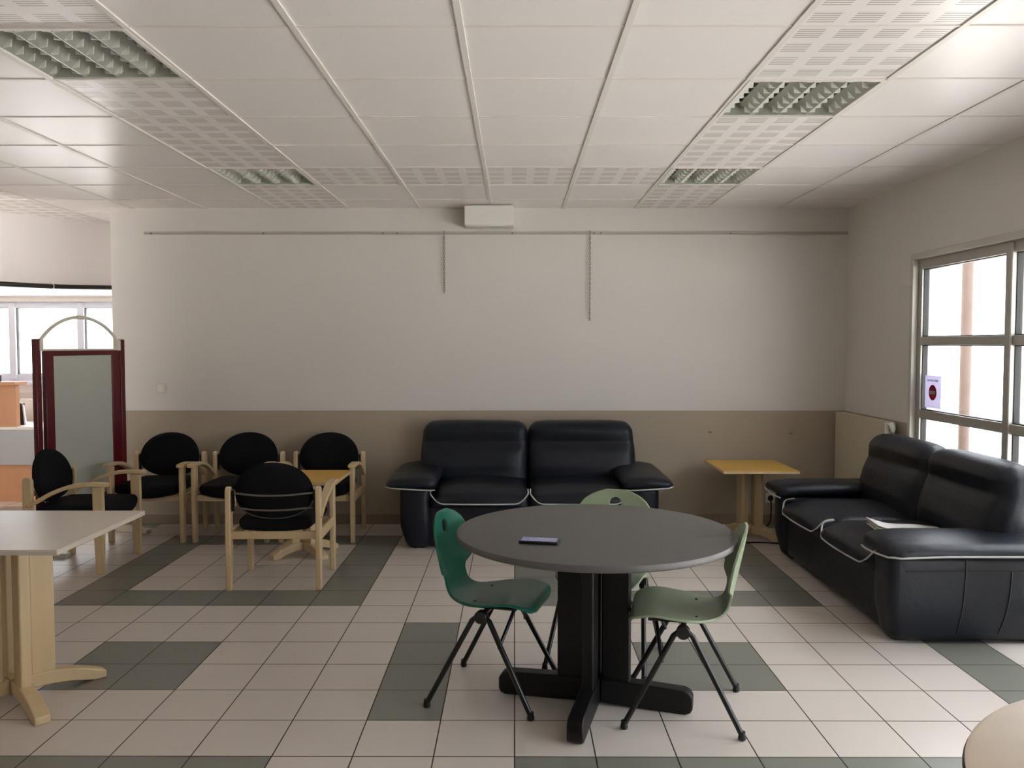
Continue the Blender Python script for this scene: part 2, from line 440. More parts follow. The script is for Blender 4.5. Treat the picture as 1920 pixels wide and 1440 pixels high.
# ------------------------------------------------------------------ windows
def make_window(name, label, loc, rz, W, z0, z1, cols, rails, fm, fw=0.06, mw=0.06, casing=True):
    """cols: mullion positions along the width; rails: transom heights. Local x runs along the width, y outwards."""
    t = thing(name, label, 'window', loc, rz, kind='structure')
    f = MB(); f.box(0, fw, 0.02, 0.09, z0, z1); f.box(W - fw, W, 0.02, 0.09, z0, z1)
    f.box(fw, W - fw, 0.02, 0.09, z1 - fw * 1.3, z1); f.box(fw, W - fw, 0.02, 0.09, z0, z0 + fw * 1.3)
    f.build('window_frame', fm, t, bevel=0.004)
    if casing:
        c = MB(); c.box(-0.03, 0.012, -0.02, 0.02, z0, z1 + 0.03); c.box(W - 0.012, W + 0.03, -0.02, 0.02, z0, z1 + 0.03)
        c.box(0.012, W - 0.012, -0.02, 0.02, z1 - 0.012, z1 + 0.03)
        c.build('casing', M['casing'], t, bevel=0.004)
    for x in cols:
        m = MB(); m.box(x - mw / 2, x + mw / 2, 0.005, 0.09, z0 + 0.02, z1 - 0.02); m.build('mullion', fm, t, bevel=0.006)
    xs = [fw] + [v for x in cols for v in (x - mw / 2, x + mw / 2)] + [W - fw]
    zs = [z0 + fw * 1.3] + [v for z in rails for v in (z - 0.028, z + 0.028)] + [z1 - fw * 1.3]
    for a, b in zip(xs[0::2], xs[1::2]):
        for z in rails:
            m = MB(); m.box(a, b, 0.02, 0.08, z - 0.028, z + 0.028); m.build('transom', fm, t, bevel=0.004)
        for c, d in zip(zs[0::2], zs[1::2]):
            gk = MB(); e = 0.006
            gk.box(a, b, 0.035, 0.07, c, c + e); gk.box(a, b, 0.035, 0.07, d - e, d); gk.box(a, a + e, 0.035, 0.07, c, d); gk.box(b - e, b, 0.035, 0.07, c, d)
            gk.build('gasket', M['gasket'], t)
            p = MB(); p.box(a + e, b - e, 0.05, 0.056, c + e, d - e); p.build('pane', M['glass'], t, smooth=0)
    return t
W1 = make_window('window_1', 'tall aluminium window with square panes behind the right sofa', (XR, 5.89, 0), -PI / 2, 2.17, 0.0, 2.12, [1.105], [0.53, 1.045, 1.548], M['alu'])
make_window('window_2', 'tall aluminium window with square panes nearer the camera', (XR, 3.37, 0), -PI / 2, 2.17, 0.0, 2.12, [1.085], [0.53, 1.045, 1.548], M['alu'])
make_window('window_3', 'tall aluminium window with square panes beside the camera', (XR, 0.87, 0), -PI / 2, 2.17, 0.0, 2.12, [1.085], [0.53, 1.045, 1.548], M['alu'])
make_window('window_4', 'white framed window in the far wall behind the reception desk', (FWX0, YW, 0), 0, FWX1 - FWX0, FWZ0, FWZ1, [0.70, 1.43, 2.06], [], M['pvc'], 0.06, 0.07)

make_window('window_5', 'white framed window in the left wall beside the pale table', (XL, LWY0, 0), PI / 2, LWY1 - LWY0, 0.3, 2.3, [1.16, 2.34], [], M['pvc'], 0.06, 0.07)

# outside
gm = MB(); gm.box(XR + 0.25, 40, -30, 40, -0.25, -0.12); gm.box(-30, XR + 0.25, YW + 0.3, 40, -0.25, -0.12); gm.box(-30, XL - 0.3, -30, YW + 0.3, -0.25, -0.12)
struct(gm.build('ground', M['ground'], smooth=0), 'pale paved ground outside the windows', 'ground')
po = MB(); po.prism([(3.565 + 0.045 + 0.042 * math.cos(2 * PI * k / 16), 6.75 + 0.042 * math.sin(2 * PI * k / 16)) for k in range(16)], 'z', -0.12, 3.4)
tag(po.build('post', M['post'], bevel=0.002), 'weathered brown post standing outside the right window', 'post')

# sign taped to the pane
sg = thing('paper_sign', 'white paper with a red no entry disc taped to the window pane', 'sign', (XR + 0.0495, 5.805, 0), -PI / 2)
q = MB(); q.box(0, 0.215, -0.002, 0, 1.093, 1.312); q.build('sheet', M['thin_paper'], sg, smooth=0)
q = MB(); q.cyl((0.105, -0.002, 1.198), (0.105, -0.0035, 1.198), 0.052, 40); q.build('red_disc', M['thin_red'], sg)
q = MB(); q.box(0.066, 0.144, -0.0045, -0.0035, 1.187, 1.210); q.build('white_bar', M['thin_white'], sg, smooth=0)
fc = bpy.data.curves.new('lettering', 'FONT'); fc.body = 'NE PAS OUVRIR'; fc.size = 0.021; fc.align_x = 'CENTER'; fc.extrude = 0.0004
fc.materials.append(M['ink'])
ft_ = bpy.data.objects.new('lettering_curve', fc); COL.objects.link(ft_); bpy.context.view_layer.update()
fm_ = bpy.data.meshes.new_from_object(ft_.evaluated_get(bpy.context.evaluated_depsgraph_get())); bpy.data.objects.remove(ft_)
fo = bpy.data.objects.new('lettering', fm_); COL.objects.link(fo); fo.parent = sg; fo.location = (0.105, -0.0028, 1.272); fo.rotation_euler = (PI / 2, 0, 0)

# ------------------------------------------------------------------ fixed fittings
def ceiling_light(i, j, label):
    x0, y0 = GX0 + i * GS, GY0 + j * GS; s = GS
    t = thing('ceiling_light', label, 'ceiling light', (x0, y0, HC), 0, 'recessed louvre lights in the ceiling')
    h = MB(); d = 0.11; e = 0.003
    h.add([(e, e, 0.004), (s - e, e, 0.004), (s - e, s - e, 0.004), (e, s - e, 0.004), (e, e, d), (s - e, e, d), (s - e, s - e, d), (e, s - e, d)],
          [(0, 1, 5, 4), (1, 2, 6, 5), (2, 3, 7, 6), (3, 0, 4, 7), (4, 5, 6, 7)])
    h.build('housing', M['housing'], t, smooth=0, solid=0.004)
    f = MB()
    for (a, b, c, dd) in ((0.004, s - 0.004, 0.004, 0.022), (0.004, s - 0.004, s - 0.022, s - 0.004), (0.004, 0.022, 0.022, s - 0.022), (s - 0.022, s - 0.004, 0.022, s - 0.022)):
        f.box(a, b, c, dd, -0.008, 0.004)
    f.build('frame', M['rail'], t, smooth=0)
    cw = (s - 0.044) / 4
    for k in range(5):                                # wedge-shaped reflectors rising from each strip towards the tubes
        x = 0.022 + cw * k; e = cw / 2 - 0.016
        a_ = x if k == 0 else x - e; b_ = x if k == 4 else x + e
        r = MB(); r.prism([(max(x - 0.002, 0.022), 0.0), (min(x + 0.002, s - 0.022), 0.0), (b_, 0.05), (a_, 0.05)] if 0 < k < 4 else
                          ([(x, 0.0), (x + 0.002, 0.0), (b_, 0.05), (x, 0.05)] if k == 0 else [(x - 0.002, 0.0), (x, 0.0), (x, 0.05), (a_, 0.05)]), 'y', 0.022, s - 0.022)
        r.build('reflector_strip', M['louvre'], t, smooth=0)
    for n in range(7):                                # each blade arches up between the strips
        y = 0.022 + (s - 0.044) * (n + 0.5) / 7
        low = []
        for k in range(4):
            xa = 0.022 + cw * k + 0.004; xb = xa + cw - 0.008; q = 0.036
            low += [(xa, 0.002), (xa + 0.030, 0.004), (xa + q, 0.050), (xb - q, 0.050), (xb - 0.030, 0.004), (xb, 0.002)]
        bl = MB(); bl.prism(low + [(0.022 + 4 * cw - 0.004, 0.056), (0.026, 0.056)], 'y', y - 0.003, y + 0.003)
        bl.build('louvre_blade', M['blade'], t, smooth=0)
    for y in (0.022, s - 0.026):
        bl = MB(); bl.box(0.022, s - 0.022, y, y + 0.004, 0.0, 0.056); bl.build('end_plate', M['louvre'], t, smooth=0)
    for k in range(4):
        x = 0.022 + cw * (k + 0.5)
        q = MB(); q.cyl((x, 0.03, 0.078), (x, s - 0.03, 0.078), 0.013, 14); q.build('fluorescent_tube', M['tube'], t)
ceiling_light(-4, 0, 'recessed louvre ceiling light above the pale left table, cut by the left edge')
ceiling_light(-4, 4, 'small far recessed louvre ceiling light above the black armchairs')
ceiling_light(1, 1, 'recessed louvre ceiling light above the round table, nearer on the right')
ceiling_light(1, 4, 'small far recessed louvre ceiling light right of the white wall box')

q = thing('wall_box', 'white rectangular casing high on the back wall touching the ceiling', 'box', (-0.21, YB, HC - 0.007))
b = MB(); b.box(-0.2, 0.2, -0.19, -0.001, -0.163, 0); b.build('casing_body', M['white'], q, bevel=0.006)
b = MB(); b.box(-0.185, 0.185, -0.178, -0.014, -0.169, -0.163); b.build('underside_cover', M['white'], q, bevel=0.002)

RZ = 2.453
pr = thing('picture_rail', 'thin white picture hanging rail across the back wall', 'picture rail', (0, YB, RZ))
b = MB(); b.prism([(-0.001, -0.012), (-0.012, -0.012), (-0.012, -0.006), (-0.008, 0.0), (-0.012, 0.006), (-0.012, 0.012), (-0.001, 0.012)], 'x', -3.10, XR - 0.002)
b.build('rail', M['grey_rail'], pr, bevel=0.001)
for x in (-3.04, -2.10, -1.10, -0.98, -0.02, 0.72, 1.80, 0.66):
    b = MB(); b.cyl((x, -0.011, -0.002), (x, -0.0155, -0.002), 0.007, 10); b.build('screw', M['steel'], pr)
def chain(x, z1, label):
    t = thing('hanging_chain', label, 'chain', (x, YB - 0.022, 0), 0, 'chains hanging from the picture rail')
    b = MB(); b.tube([(0, 0.013, RZ + 0.005), (0, 0.002, RZ + 0.014), (0, -0.004, RZ + 0.004), (0, 0, RZ - 0.012)], 0.003, 6); b.build('hook', M['steel'], t)
    b = MB(); z = RZ - 0.010; k = 0
    while z > z1:
        L, r = 0.026, 0.006
        ring = []
        for n in range(12):
            a = 2 * PI * n / 12; u = r * math.cos(a); v = (L / 2 - r) * (1 if math.sin(a) >= 0 else -1) + r * math.sin(a)
            ring.append((u, 0, z - L / 2 + v) if k % 2 else (0, u, z - L / 2 + v))
        b.tube(ring, 0.0019, 6, closed=True); z -= L - 0.005; k += 1
    b.build('links', M['steel'], t)
chain(-0.588, EYE + (646 - 545) / 1580 * 7.06, 'short thin chain hanging from the picture rail under the white box')
chain(0.628, EYE + (646 - 598) / 1580 * 7.06, 'longer thin chain hanging from the picture rail right of centre')

sw = thing('light_switch', 'small white light switch on the back wall right of the whiteboard', 'switch', (-2.985, YB, 1.155))
b = MB(); b.box(-0.042, 0.042, -0.012, -0.0005, -0.042, 0.042); b.build('plate', M['cream'], sw, bevel=0.004)
b = MB(); b.prism([(-0.012, -0.026), (-0.012, 0.026), (-0.02, 0.026), (-0.014, -0.026)], 'x', -0.024, 0.024); b.build('rocker', M['white'], sw, bevel=0.002)
so = thing('wall_socket', 'white wall socket low on the back wall beside the yellow corner table', 'socket', (2.165, YB, 0.225))
b = MB(); b.box(-0.042, 0.042, -0.012, -0.0005, -0.042, 0.042); b.build('plate', M['cream'], so, bevel=0.004)
b = MB(); b.lathe([(0.024, -0.002), (0.024, 0.002)], 24)
bo = b.build('socket_well', M['gasket'], so); bo.rotation_euler = (PI / 2, 0, 0); bo.location = (0, -0.0125, 0)
for (x, z, side) in ((1.64, 0.785, 'left'), (2.32, 0.775, 'right')):
    b = MB(); b.tube([(x, YB + 0.004, z), (x, YB - 0.012, z), (x + 0.012, YB - 0.018, z + 0.002), (x + 0.022, YB - 0.016, z - 0.004)], 0.004, 8)
    tag(b.build('wall_hook', M['steel']), f'tiny metal hook in the beige wall band above the yellow corner table, {side} one', 'hook', 'tiny hooks in the beige wall band')

# panel radiator on the right wall, between corner and window
rd = thing('radiator', 'cream panel radiator with white valve between the corner and the right window', 'radiator', (XR, 6.56, 0))
b = MB()
b.soft((-0.10, -0.47, 0.20), (-0.083, 0.47, 0.955), 0.008, (2, 14, 10)); b.build('front_panel', M['radiator'], rd)
b = MB(); b.soft((-0.045, -0.47, 0.20), (-0.03, 0.47, 0.955), 0.007, (2, 14, 10)); b.build('rear_panel', M['radiator'], rd)
b = MB(); b.box(-0.10, -0.028, -0.474, 0.474, 0.951, 0.962)
for k in range(22): y = -0.45 + 0.9 * k / 21; b.box(-0.084, -0.044, y - 0.004, y + 0.004, 0.22, 0.952)
b.build('top_grille', M['radiator'], rd, bevel=0.001)
b = MB(); b.box(-0.10, -0.028, -0.478, -0.470, 0.22, 0.955); b.build('side_cover', M['white'], rd, bevel=0.002)
for yb in (-0.3, 0.3):
    for zb in (0.4, 0.75):
        b = MB(); b.box(-0.03, -0.001, yb - 0.02, yb + 0.02, zb, zb + 0.04); b.build('bracket', M['radiator'], rd)
b = MB(); b.tube([(-0.064, -0.478, 0.905), (-0.064, -0.52, 0.905)], 0.012, 12); vb = b.build('valve_body', M['chrome'], rd)
b = MB(); b.tube([(-0.064, -0.52, 0.895), (-0.064, -0.52, 0.915), (-0.072, -0.525, 0.935), (-0.082, -0.53, 0.955)], [0.014, 0.02, 0.024, 0.019], 16); b.build('thermostat_knob', M['white'], vb)
b = MB(); b.tube([(-0.064, -0.515, 0.90), (-0.055, -0.535, 0.87), (-0.03, -0.555, 0.82), (-0.022, -0.56, 0.7), (-0.022, -0.56, 0.0)], 0.009, 10); b.build('pipe', M['radiator'], rd)

# black curtain track under the bulkhead
tp = [(-3.5, 8.42, 2.075), (-3.80, 8.03, 2.065), (-4.14, 7.58, 2.047), (-4.43, 7.2, 2.045), (-4.75, 6.91, 2.05), (-5.4, 6.80, 2.06)]
tk = thing('curtain_track', 'black curtain track along the foot of the white bulkhead at left', 'curtain track', (0, 0, 0))
b = MB(); b.tube([(p.x + 0.03, p.y - 0.03, p.z - 0.005) for p in catmull(tp, 30)], 0.021, 12); b.build('rod', M['black_plastic'], tk)
for k in (5, 12, 17, 22):
    p = catmull(tp, 30)[k]; b = MB(); b.box(p.x - 0.03, p.x + 0.06, p.y - 0.06, p.y + 0.05, p.z - 0.035, p.z + 0.045, None)
    b = MB(); b.tube([(p.x + 0.03 + 0.024 * math.cos(a), p.y - 0.03 - 0.0 * a, p.z - 0.005 + 0.024 * math.sin(a)) for a in [2 * PI * n / 16 for n in range(16)]], 0.004, 6, closed=True)
    b.tube([(p.x + 0.03, p.y - 0.03, p.z + 0.019), (p.x - 0.01, p.y + 0.03, p.z + 0.03)], 0.005, 6)
    b.build('bracket', M['white'], tk)

# ------------------------------------------------------------------ tables
def rot2(x, y, a): return (x * math.cos(a) - y * math.sin(a), x * math.sin(a) + y * math.cos(a))
def pedestal_table(name, label, loc, rz, H, top, topmat, edgemat, wood, foot_r, foot_a, plank, th, thick=0.03, style='curved', group=None):
    """Table on four upright planks and a cross of feet. top = ('round', R) or ('rect', sx, sy); foot_a = angle of the first foot."""
    t = thing(name, label, 'table', loc, rz, group)
    b = MB()
    if top[0] == 'round':
        R = top[1]
        b.cur = 0; b.lathe([(R - 0.004, H - 0.002), (R - 0.012, H)], 96)
        b.cur = 1; b.lathe([(R - 0.012, H - thick), (R - 0.002, H - thick + 0.006), (R, H - thick / 2), (R - 0.004, H - 0.002)], 96)
        b.build('tabletop', [topmat, edgemat], t, smooth=30)
    else:
        sx, sy = top[1] / 2, top[2] / 2
        b.box(-sx, sx, -sy, sy, H - thick, H - 0.002)
        b.build('edge_band', edgemat, t, bevel=0.003)
        b = MB(); b.box(-sx + 0.001, sx - 0.001, -sy + 0.001, sy - 0.001, H - 0.002, H); b.build('tabletop', topmat, t, smooth=0)
    r0, r1 = plank
    zt = H - thick
    for k in range(4):
        a = foot_a + k * PI / 2; m = Matrix.Rotation(a, 4, 'Z')
        b = MB(); b.box(r0, r1, -th / 2, th / 2, 0.085 if style == 'curved' else 0.06, zt, m); b.build('column_plank', wood, t, bevel=0.008, seg=3)
        b = MB(); hw = 0.03 if style == 'curved' else 0.032
        if style == 'curved':
            top_ = [(r, 0.095 - 0.062 * ((r - r1 * 0.8) / (foot_r - r1 * 0.8)) ** 1.6 if r > r1 * 0.8 else 0.095) for r in [0.03 + (foot_r - 0.03) * n / 10 for n in range(11)]]
            bot = [(foot_r, 0.0), (foot_r - 0.05, 0.0), (foot_r * 0.62, 0.022), (foot_r * 0.35, 0.035), (0.03, 0.035)]
            b.prism(top_ + bot, 'y', -hw, hw, m)
        else:
            b.prism([(0.033, 0.012), (foot_r - 0.03, 0.0), (foot_r - 0.008, 0.008), (foot_r, 0.025), (foot_r, 0.07), (foot_r - 0.012, 0.09), (foot_r - 0.035, 0.1), (0.033, 0.115)], 'y', -hw, hw, m)
        b.build('foot', wood, t, bevel=0.006, seg=3)
    b = MB(); bw = 0.03 if style == 'curved' else 0.031
    b.box(-bw, bw, -bw, bw, 0.03 if style == 'curved' else 0.01, 0.1, Matrix.Rotation(foot_a, 4, 'Z')); b.build('hub', wood, t)
    b = MB()
    for k in range(2):
        m = Matrix.Rotation(foot_a + k * PI / 2, 4, 'Z'); L = min(foot_r, (top[1] if top[0] == 'round' else top[1] / 2) - 0.06)
        b.box(-L * 0.8, L * 0.8, -0.02, 0.02, zt - 0.03 - 0.0005 * k, zt - 0.0005, m)
    b.build('top_bearer', wood, t)
    return t
A0 = math.radians(-15.5)
rt = pedestal_table('round_table', 'dark grey round table on a black cross pedestal in the middle', (0.338, 3.53, 0), 0, 0.74, ('round', 0.586), M['laminate'], M['worn_edge'], M['black_wood'],
                    0.415, A0, (0.035, 0.155), 0.05, 0.03, 'cross')
pedestal_table('rectangular_table', 'pale wooden table on a beech pedestal at the left edge', (-2.145, 3.555, 0), 0, 0.74, ('rect', 0.80, 0.765), M['pale_top'], M['pale_top'], M['beech'],
               0.36, PI / 4, (0.05, 0.15), 0.045, 0.022)
pedestal_table('side_table', 'low yellow topped table standing between the black armchairs', (-1.53, 6.07, 0), 0, 0.57, ('rect', 0.58, 0.58), M['yellow_top'], M['beech'], M['beech'],
               0.27, PI / 4, (0.045, 0.11), 0.035, 0.022, group='low yellow side tables')
pedestal_table('side_table', 'low yellow topped table in the corner beside the right sofa', (1.86, 6.62, 0), 0, 0.57, ('rect', 0.575, 0.64), M['yellow_top'], M['beech'], M['beech_dull'],
               0.27, PI / 4, (0.045, 0.11), 0.035, 0.022, group='low yellow side tables')
pedestal_table('beige_round_table', 'beige round table cut by the bottom right corner', (1.385, 1.295, 0), 0, 0.74, ('round', 0.60), M['beige_top'], M['black_wood'], M['beech'],
               0.42, PI / 4, (0.05, 0.15), 0.045, 0.022)

# phone on the round table
ph = thing('mobile_phone', 'black phone with pale striped screen lying on the dark round table', 'phone', (0.098, 3.30, 0.74), math.radians(-11))
b = MB(); b.soft((-0.077, -0.037, 0.0), (0.077, 0.037, 0.0125), 0.0045, (8, 6, 1)); b.build('case', M['black_plastic'], ph)
b = MB(); b.box(-0.071, 0.071, -0.0325, 0.0325, 0.0123, 0.0129); b.build('screen', M['screen'], ph, smooth=0)

# ------------------------------------------------------------------ green shell chairs
def shell_mesh():
    prof = catmull([(0, -0.214, 0.404), (0, -0.209, 0.421), (0, -0.190, 0.435), (0, -0.12, 0.441), (0, -0.03, 0.432), (0, 0.06, 0.424), (0, 0.125, 0.430),
                    (0, 0.165, 0.455), (0, 0.187, 0.500), (0, 0.201, 0.560), (0, 0.219, 0.640), (0, 0.236, 0.720), (0, 0.248, 0.790)], 75)
    n = len(prof); L = sum((prof[i] - prof[i - 1]).length for i in range(1, n)); NU = 30
    tab = [(0, 0.105), (0.008, 0.150), (0.022, 0.180), (0.05, 0.197), (0.09, 0.204), (0.16, 0.207), (0.24, 0.200), (0.30, 0.178), (0.36, 0.143), (0.42, 0.122), (0.47, 0.120), (0.492, 0.132), (0.502, 0.170),
           (0.514, 0.190), (0.55, 0.197), (0.62, 0.200), (L - 0.13, 0.196), (L - 0.09, 0.182), (L - 0.055, 0.158), (L - 0.028, 0.122), (L - 0.012, 0.086), (L, 0.045)]
    bm = bmesh.new(); grid = []; s_h = L - 0.070; r = 0.031; flat = {}
    for i in range(n):
        s = L * i / (n - 1); a = prof[max(0, i - 1)]; b = prof[min(n - 1, i + 1)]; d = (b - a).normalized(); nrm = Vector((0, -d.z, d.y))
        wd = interp(tab, s); back = sstep(0.40, 0.52, s); rowv = []
        for k in range(NU + 1):
            u = -1 + 2 * k / NU
            x = u * wd; off = (0.034 * back + 0.010 * (1 - back) * sstep(0.02, 0.12, s)) * (x / 0.2) ** 2
            v = bm.verts.new(prof[i] + Vector((x, 0, 0)) + nrm * off); rowv.append(v); flat[v] = (x, s - s_h, i, nrm)
        grid.append(rowv)
    for i in range(n - 1):
        for k in range(NU): bm.faces.new((grid[i][k], grid[i][k + 1], grid[i + 1][k + 1], grid[i + 1][k]))
    dead = [v for v in bm.verts if math.hypot(flat[v][0], flat[v][1]) < r * 0.85]
    near = set(f for v in dead for f in v.link_faces); ringv = set(v for f in near for v in f.verts) - set(dead)
    for v in ringv:
        x, ds, i, nrm = flat[v]; d = math.hypot(x, ds); k = r / d
        c = prof[min(n - 1, max(0, round((s_h + ds * k) / L * (n - 1))))]
        f = (s_h + ds * k) / L * (n - 1); i0 = int(math.floor(f)); p = prof[i0].lerp(prof[min(n - 1, i0 + 1)], f - i0)
        v.co = p + Vector((x * k, 0, 0)) + nrm * (0.034 * (x * k / 0.2) ** 2)
    bmesh.ops.delete(bm, geom=dead, context='VERTS')
    bmesh.ops.recalc_face_normals(bm, faces=bm.faces[:])
    me = bpy.data.meshes.new('seat_shell'); bm.to_mesh(me); bm.free()
    for p in me.polygons: p.use_smooth = True
    return me
SHELL = shell_mesh()
def shell_chair(label, loc, rz, m):
    t = thing('shell_chair', label, 'chair', loc, rz, 'green shell chairs around the round table')
    me = SHELL.copy(); me.materials.append(m)
    o = bpy.data.objects.new('seat_shell', me); COL.objects.link(o); o.parent = t
    md = o.modifiers.new('thickness', 'SOLIDIFY'); md.thickness = 0.011; md.offset = 0
    md = o.modifiers.new('bevel', 'BEVEL'); md.width = 0.003; md.segments = 2; md.limit_method = 'ANGLE'; md.angle_limit = math.radians(50)
    for (x, y) in ((-0.13, -0.13), (0.13, -0.13), (-0.12, 0.05), (0.12, 0.05)):
        b = MB(); z = 0.449 if y < 0 else 0.436
        b.lathe([(0.006, z - 0.006), (0.006, z - 0.001), (0.003, z + 0.001)], 12, (x, y)); b.build('screw', M['black_plastic'], t)
    zt = 0.395
    b = MB(); b.tube([(-0.185, 0, zt), (0.185, 0, zt)], 0.012, 12); b.box(-0.14, 0.14, -0.14, 0.06, 0.412, 0.419); b.build('seat_bracket', M['black_metal'], t)
    for sx in (-1, 1):
        b = MB(); b.cyl((sx * 0.170, 0, zt - 0.004), (sx * 0.205, 0, zt - 0.004), 0.027, 24); b.build('hub', M['black_metal'], t, bevel=0.003)
        for sy in (-1, 1):
            top = Vector((sx * 0.19, sy * 0.012, zt)); ft = Vector((sx * 0.233, sy * 0.226, 0.018))
            b = MB(); b.tube([top, top.lerp(ft, 0.06) + Vector((0, sy * 0.012, 0.004)), ft], 0.0115, 12); lg = b.build('leg', M['black_metal'], t)
            b = MB(); b.lathe([(0.011, 0.0), (0.015, 0.004), (0.015, 0.014), (0.0125, 0.024), (0.0125, 0.034)], 14, (ft.x, ft.y)); b.build('foot_cap', M['black_plastic'], lg)
        b = MB(); pa = Vector((sx * 0.19, -0.012, zt)).lerp(Vector((sx * 0.233, -0.226, 0.018)), 0.33)
        b.tube([pa, (sx * 0.05, -0.115, 0.414)], 0.008, 10); b.build('brace', M['black_metal'], t)
    return t
# feet measured on the floor: mean of the four gives the place, the side span gives the heading
shell_chair('dark teal green shell chair at the left side of the round table', (-0.088, 3.635, 0), math.radians(90 - 16), M['teal'])
shell_chair('pale green shell chair at the right side of the round table', (0.704, 3.455, 0), math.radians(-90 - 12), M['pale_green'])
shell_chair('pale green shell chair behind the round table, facing the camera', (0.435, 4.01, 0), math.radians(-19), M['pale_green'])

# ------------------------------------------------------------------ black armchairs with beech frames
def make_armchair(label, loc, rz):
    t = thing('armchair', label, 'armchair', loc, rz, 'black armchairs with beech frames')
    w = 0.276
    def seatdef(x, y, z):
        u = x / 0.25; v = (y + 0.01) / 0.26
        top = z > 0.40
        zz = z + (0.022 * max(0, 1 - u * u) * max(0, 1 - v * v) if top else -0.030 * max(0, 1 - u * u) * (1 if v < 0 else 0.6))
        k = 1 - 0.13 * (0.5 + 0.5 * v) - 0.10 * max(0, -v - 0.2) ** 2
        yy = y - 0.045 * max(0, 1 - u * u) * sstep(0.1, 1, -v)
        return (x * k, yy, zz)
    b = MB(); b.soft((-0.255, -0.265, 0.375), (0.255, 0.225, 0.448), 0.036, (12, 12, 2), seatdef); b.build('seat', M['fabric'], t, smooth=60)
    # oval backrest pad, slightly wrapped
    def pad(th, a, up, dn, zc, yc):
        vs = []; fs = []; NR, NA = 8, 48
        for side in (-1, 1):
            for i in range(NR + 1):
                r = i / NR; e = math.sqrt(max(0, 1 - r ** 6)) 
                for k in range(NA):
                    an = 2 * PI * k / NA; ca, sa = math.cos(an), math.sin(an)
                    rr = r
                    x = a * rr * math.copysign(abs(ca) ** 0.92, ca); z = (up if sa > 0 else dn) * rr * math.copysign(abs(sa) ** 0.92, sa)
                    y = yc + side * th * e - 0.28 * x * x * 1.6 + 0.16 * z
                    vs.append((x, y, zc + z))
        o2 = (NR + 1) * NA
        for s_ in (0, 1):
            for i in range(NR):
                for k in range(NA):
                    q = [s_ * o2 + i * NA + k, s_ * o2 + i * NA + (k + 1) % NA, s_ * o2 + (i + 1) * NA + (k + 1) % NA, s_ * o2 + (i + 1) * NA + k]
                    fs.append(tuple(q) if s_ else tuple(q[::-1]))
        for k in range(NA): fs.append((NR * NA + k, NR * NA + (k + 1) % NA, o2 + NR * NA + (k + 1) % NA, o2 + NR * NA + k))
        return vs, fs
    b = MB(); b.add(*pad(0.026, 0.243, 0.205, 0.150, 0.595, 0.235)); bkp = b.build('backrest', M['fabric'], t, smooth=60)
    edge = []
    for k in range(40):
        an = PI * 1.08 + PI * 0.84 * k / 39; ca, sa = math.cos(an), math.sin(an)
        x = 0.243 * math.copysign(abs(ca) ** 0.92, ca); z = 0.150 * math.copysign(abs(sa) ** 0.92, sa)
        edge.append((x, 0.235 + 0.012 - 0.448 * x * x + 0.16 * z, 0.595 + z))
    b = MB(); b.tube(edge, 0.004, 6); b.build('edge_trim', M['steel'], bkp)
    for z, y in ((0.605, 0.272), (0.512, 0.256)):
        b = MB(); b.tube(catmull([(-w + 0.012, 0.225, z), (-0.2, y - 0.015, z), (-0.1, y + 0.008, z - 0.006), (0.0, y + 0.014, z - 0.008), (0.1, y + 0.008, z - 0.006), (0.2, y - 0.015, z), (w - 0.012, 0.225, z)], 24), 0.0065, 8)
        b.build('back_rod', M['steel'], t)
    for sx in (-1, 1):
        x0, x1 = sorted((sx * (w - 0.016), sx * (w + 0.016)))
        # front leg: broad at the arm, tapering down
        b = MB(); b.prism([(-0.268, 0.585), (-0.198, 0.585), (-0.202, 0.30), (-0.214, 0.0), (-0.262, 0.0), (-0.270, 0.30)], 'x', x0, x1); b.build('leg', M['beech'], t, bevel=0.006, seg=3)
        # rear leg that runs on as the back post, with a round head
        head = [(0.232 + 0.032 * math.cos(a), 0.615 + 0.032 * math.sin(a)) for a in [PI * n / 10 for n in range(11)]]
        b = MB(); b.prism([(0.222, 0.0), (0.262, 0.0), (0.268, 0.28), (0.264, 0.45)] + head + [(0.200, 0.45), (0.202, 0.28)], 'x', x0, x1); rl = b.build('leg', M['beech'], t, bevel=0.006, seg=3)
        b = MB(); b.cyl((sx * (w + 0.015), 0.235, 0.455), (sx * (w + 0.0185), 0.235, 0.455), 0.006, 10); b.build('bolt', M['steel'], rl)
        b = MB(); xb = sx * (w - 0.022); b.box(min(xb, xb - sx * 0.01), max(xb, xb - sx * 0.01), 0.215, 0.245, 0.495, 0.625); b.build('rod_plate', M['black_metal'], rl)
        # arm: a bent flat piece, low at the post and level over the front leg
        cl = catmull([(0, 0.232, 0.452), (0, 0.15, 0.497), (0, 0.06, 0.545), (0, -0.05, 0.585), (0, -0.16, 0.601), (0, -0.30, 0.598)], 22)
        vs = []; fs = []; n = len(cl)
        for i, p in enumerate(cl):
            d = (cl[min(n - 1, i + 1)] - cl[max(0, i - 1)]).normalized(); nr = Vector((0, -d.z, d.y)) * 0.013
            if nr.z < 0: nr = -nr
            hw = 0.016 + 0.012 * sstep(0.1, 0.6, i / (n - 1)); xo = sx * (w + 0.006)
            for (a, c) in ((-1, -1), (1, -1), (1, 1), (-1, 1)): vs.append((xo + a * hw, p.y + c * nr.y, p.z + c * nr.z))
        for i in range(n - 1):
            for k in range(4): fs.append((i * 4 + k, i * 4 + (k + 1) % 4, i * 4 + 4 + (k + 1) % 4, i * 4 + 4 + k))
        fs += [(3, 2, 1, 0), tuple((n - 1) * 4 + k for k in range(4))]
        b = MB(); b.add(vs, fs); b.build('armrest', M['beech'], t, bevel=0.005, seg=3)
        b = MB(); b.box(x0 + 0.004, x1 - 0.004, -0.205, 0.205, 0.305, 0.368); b.build('side_rail', M['beech'], t, bevel=0.005)
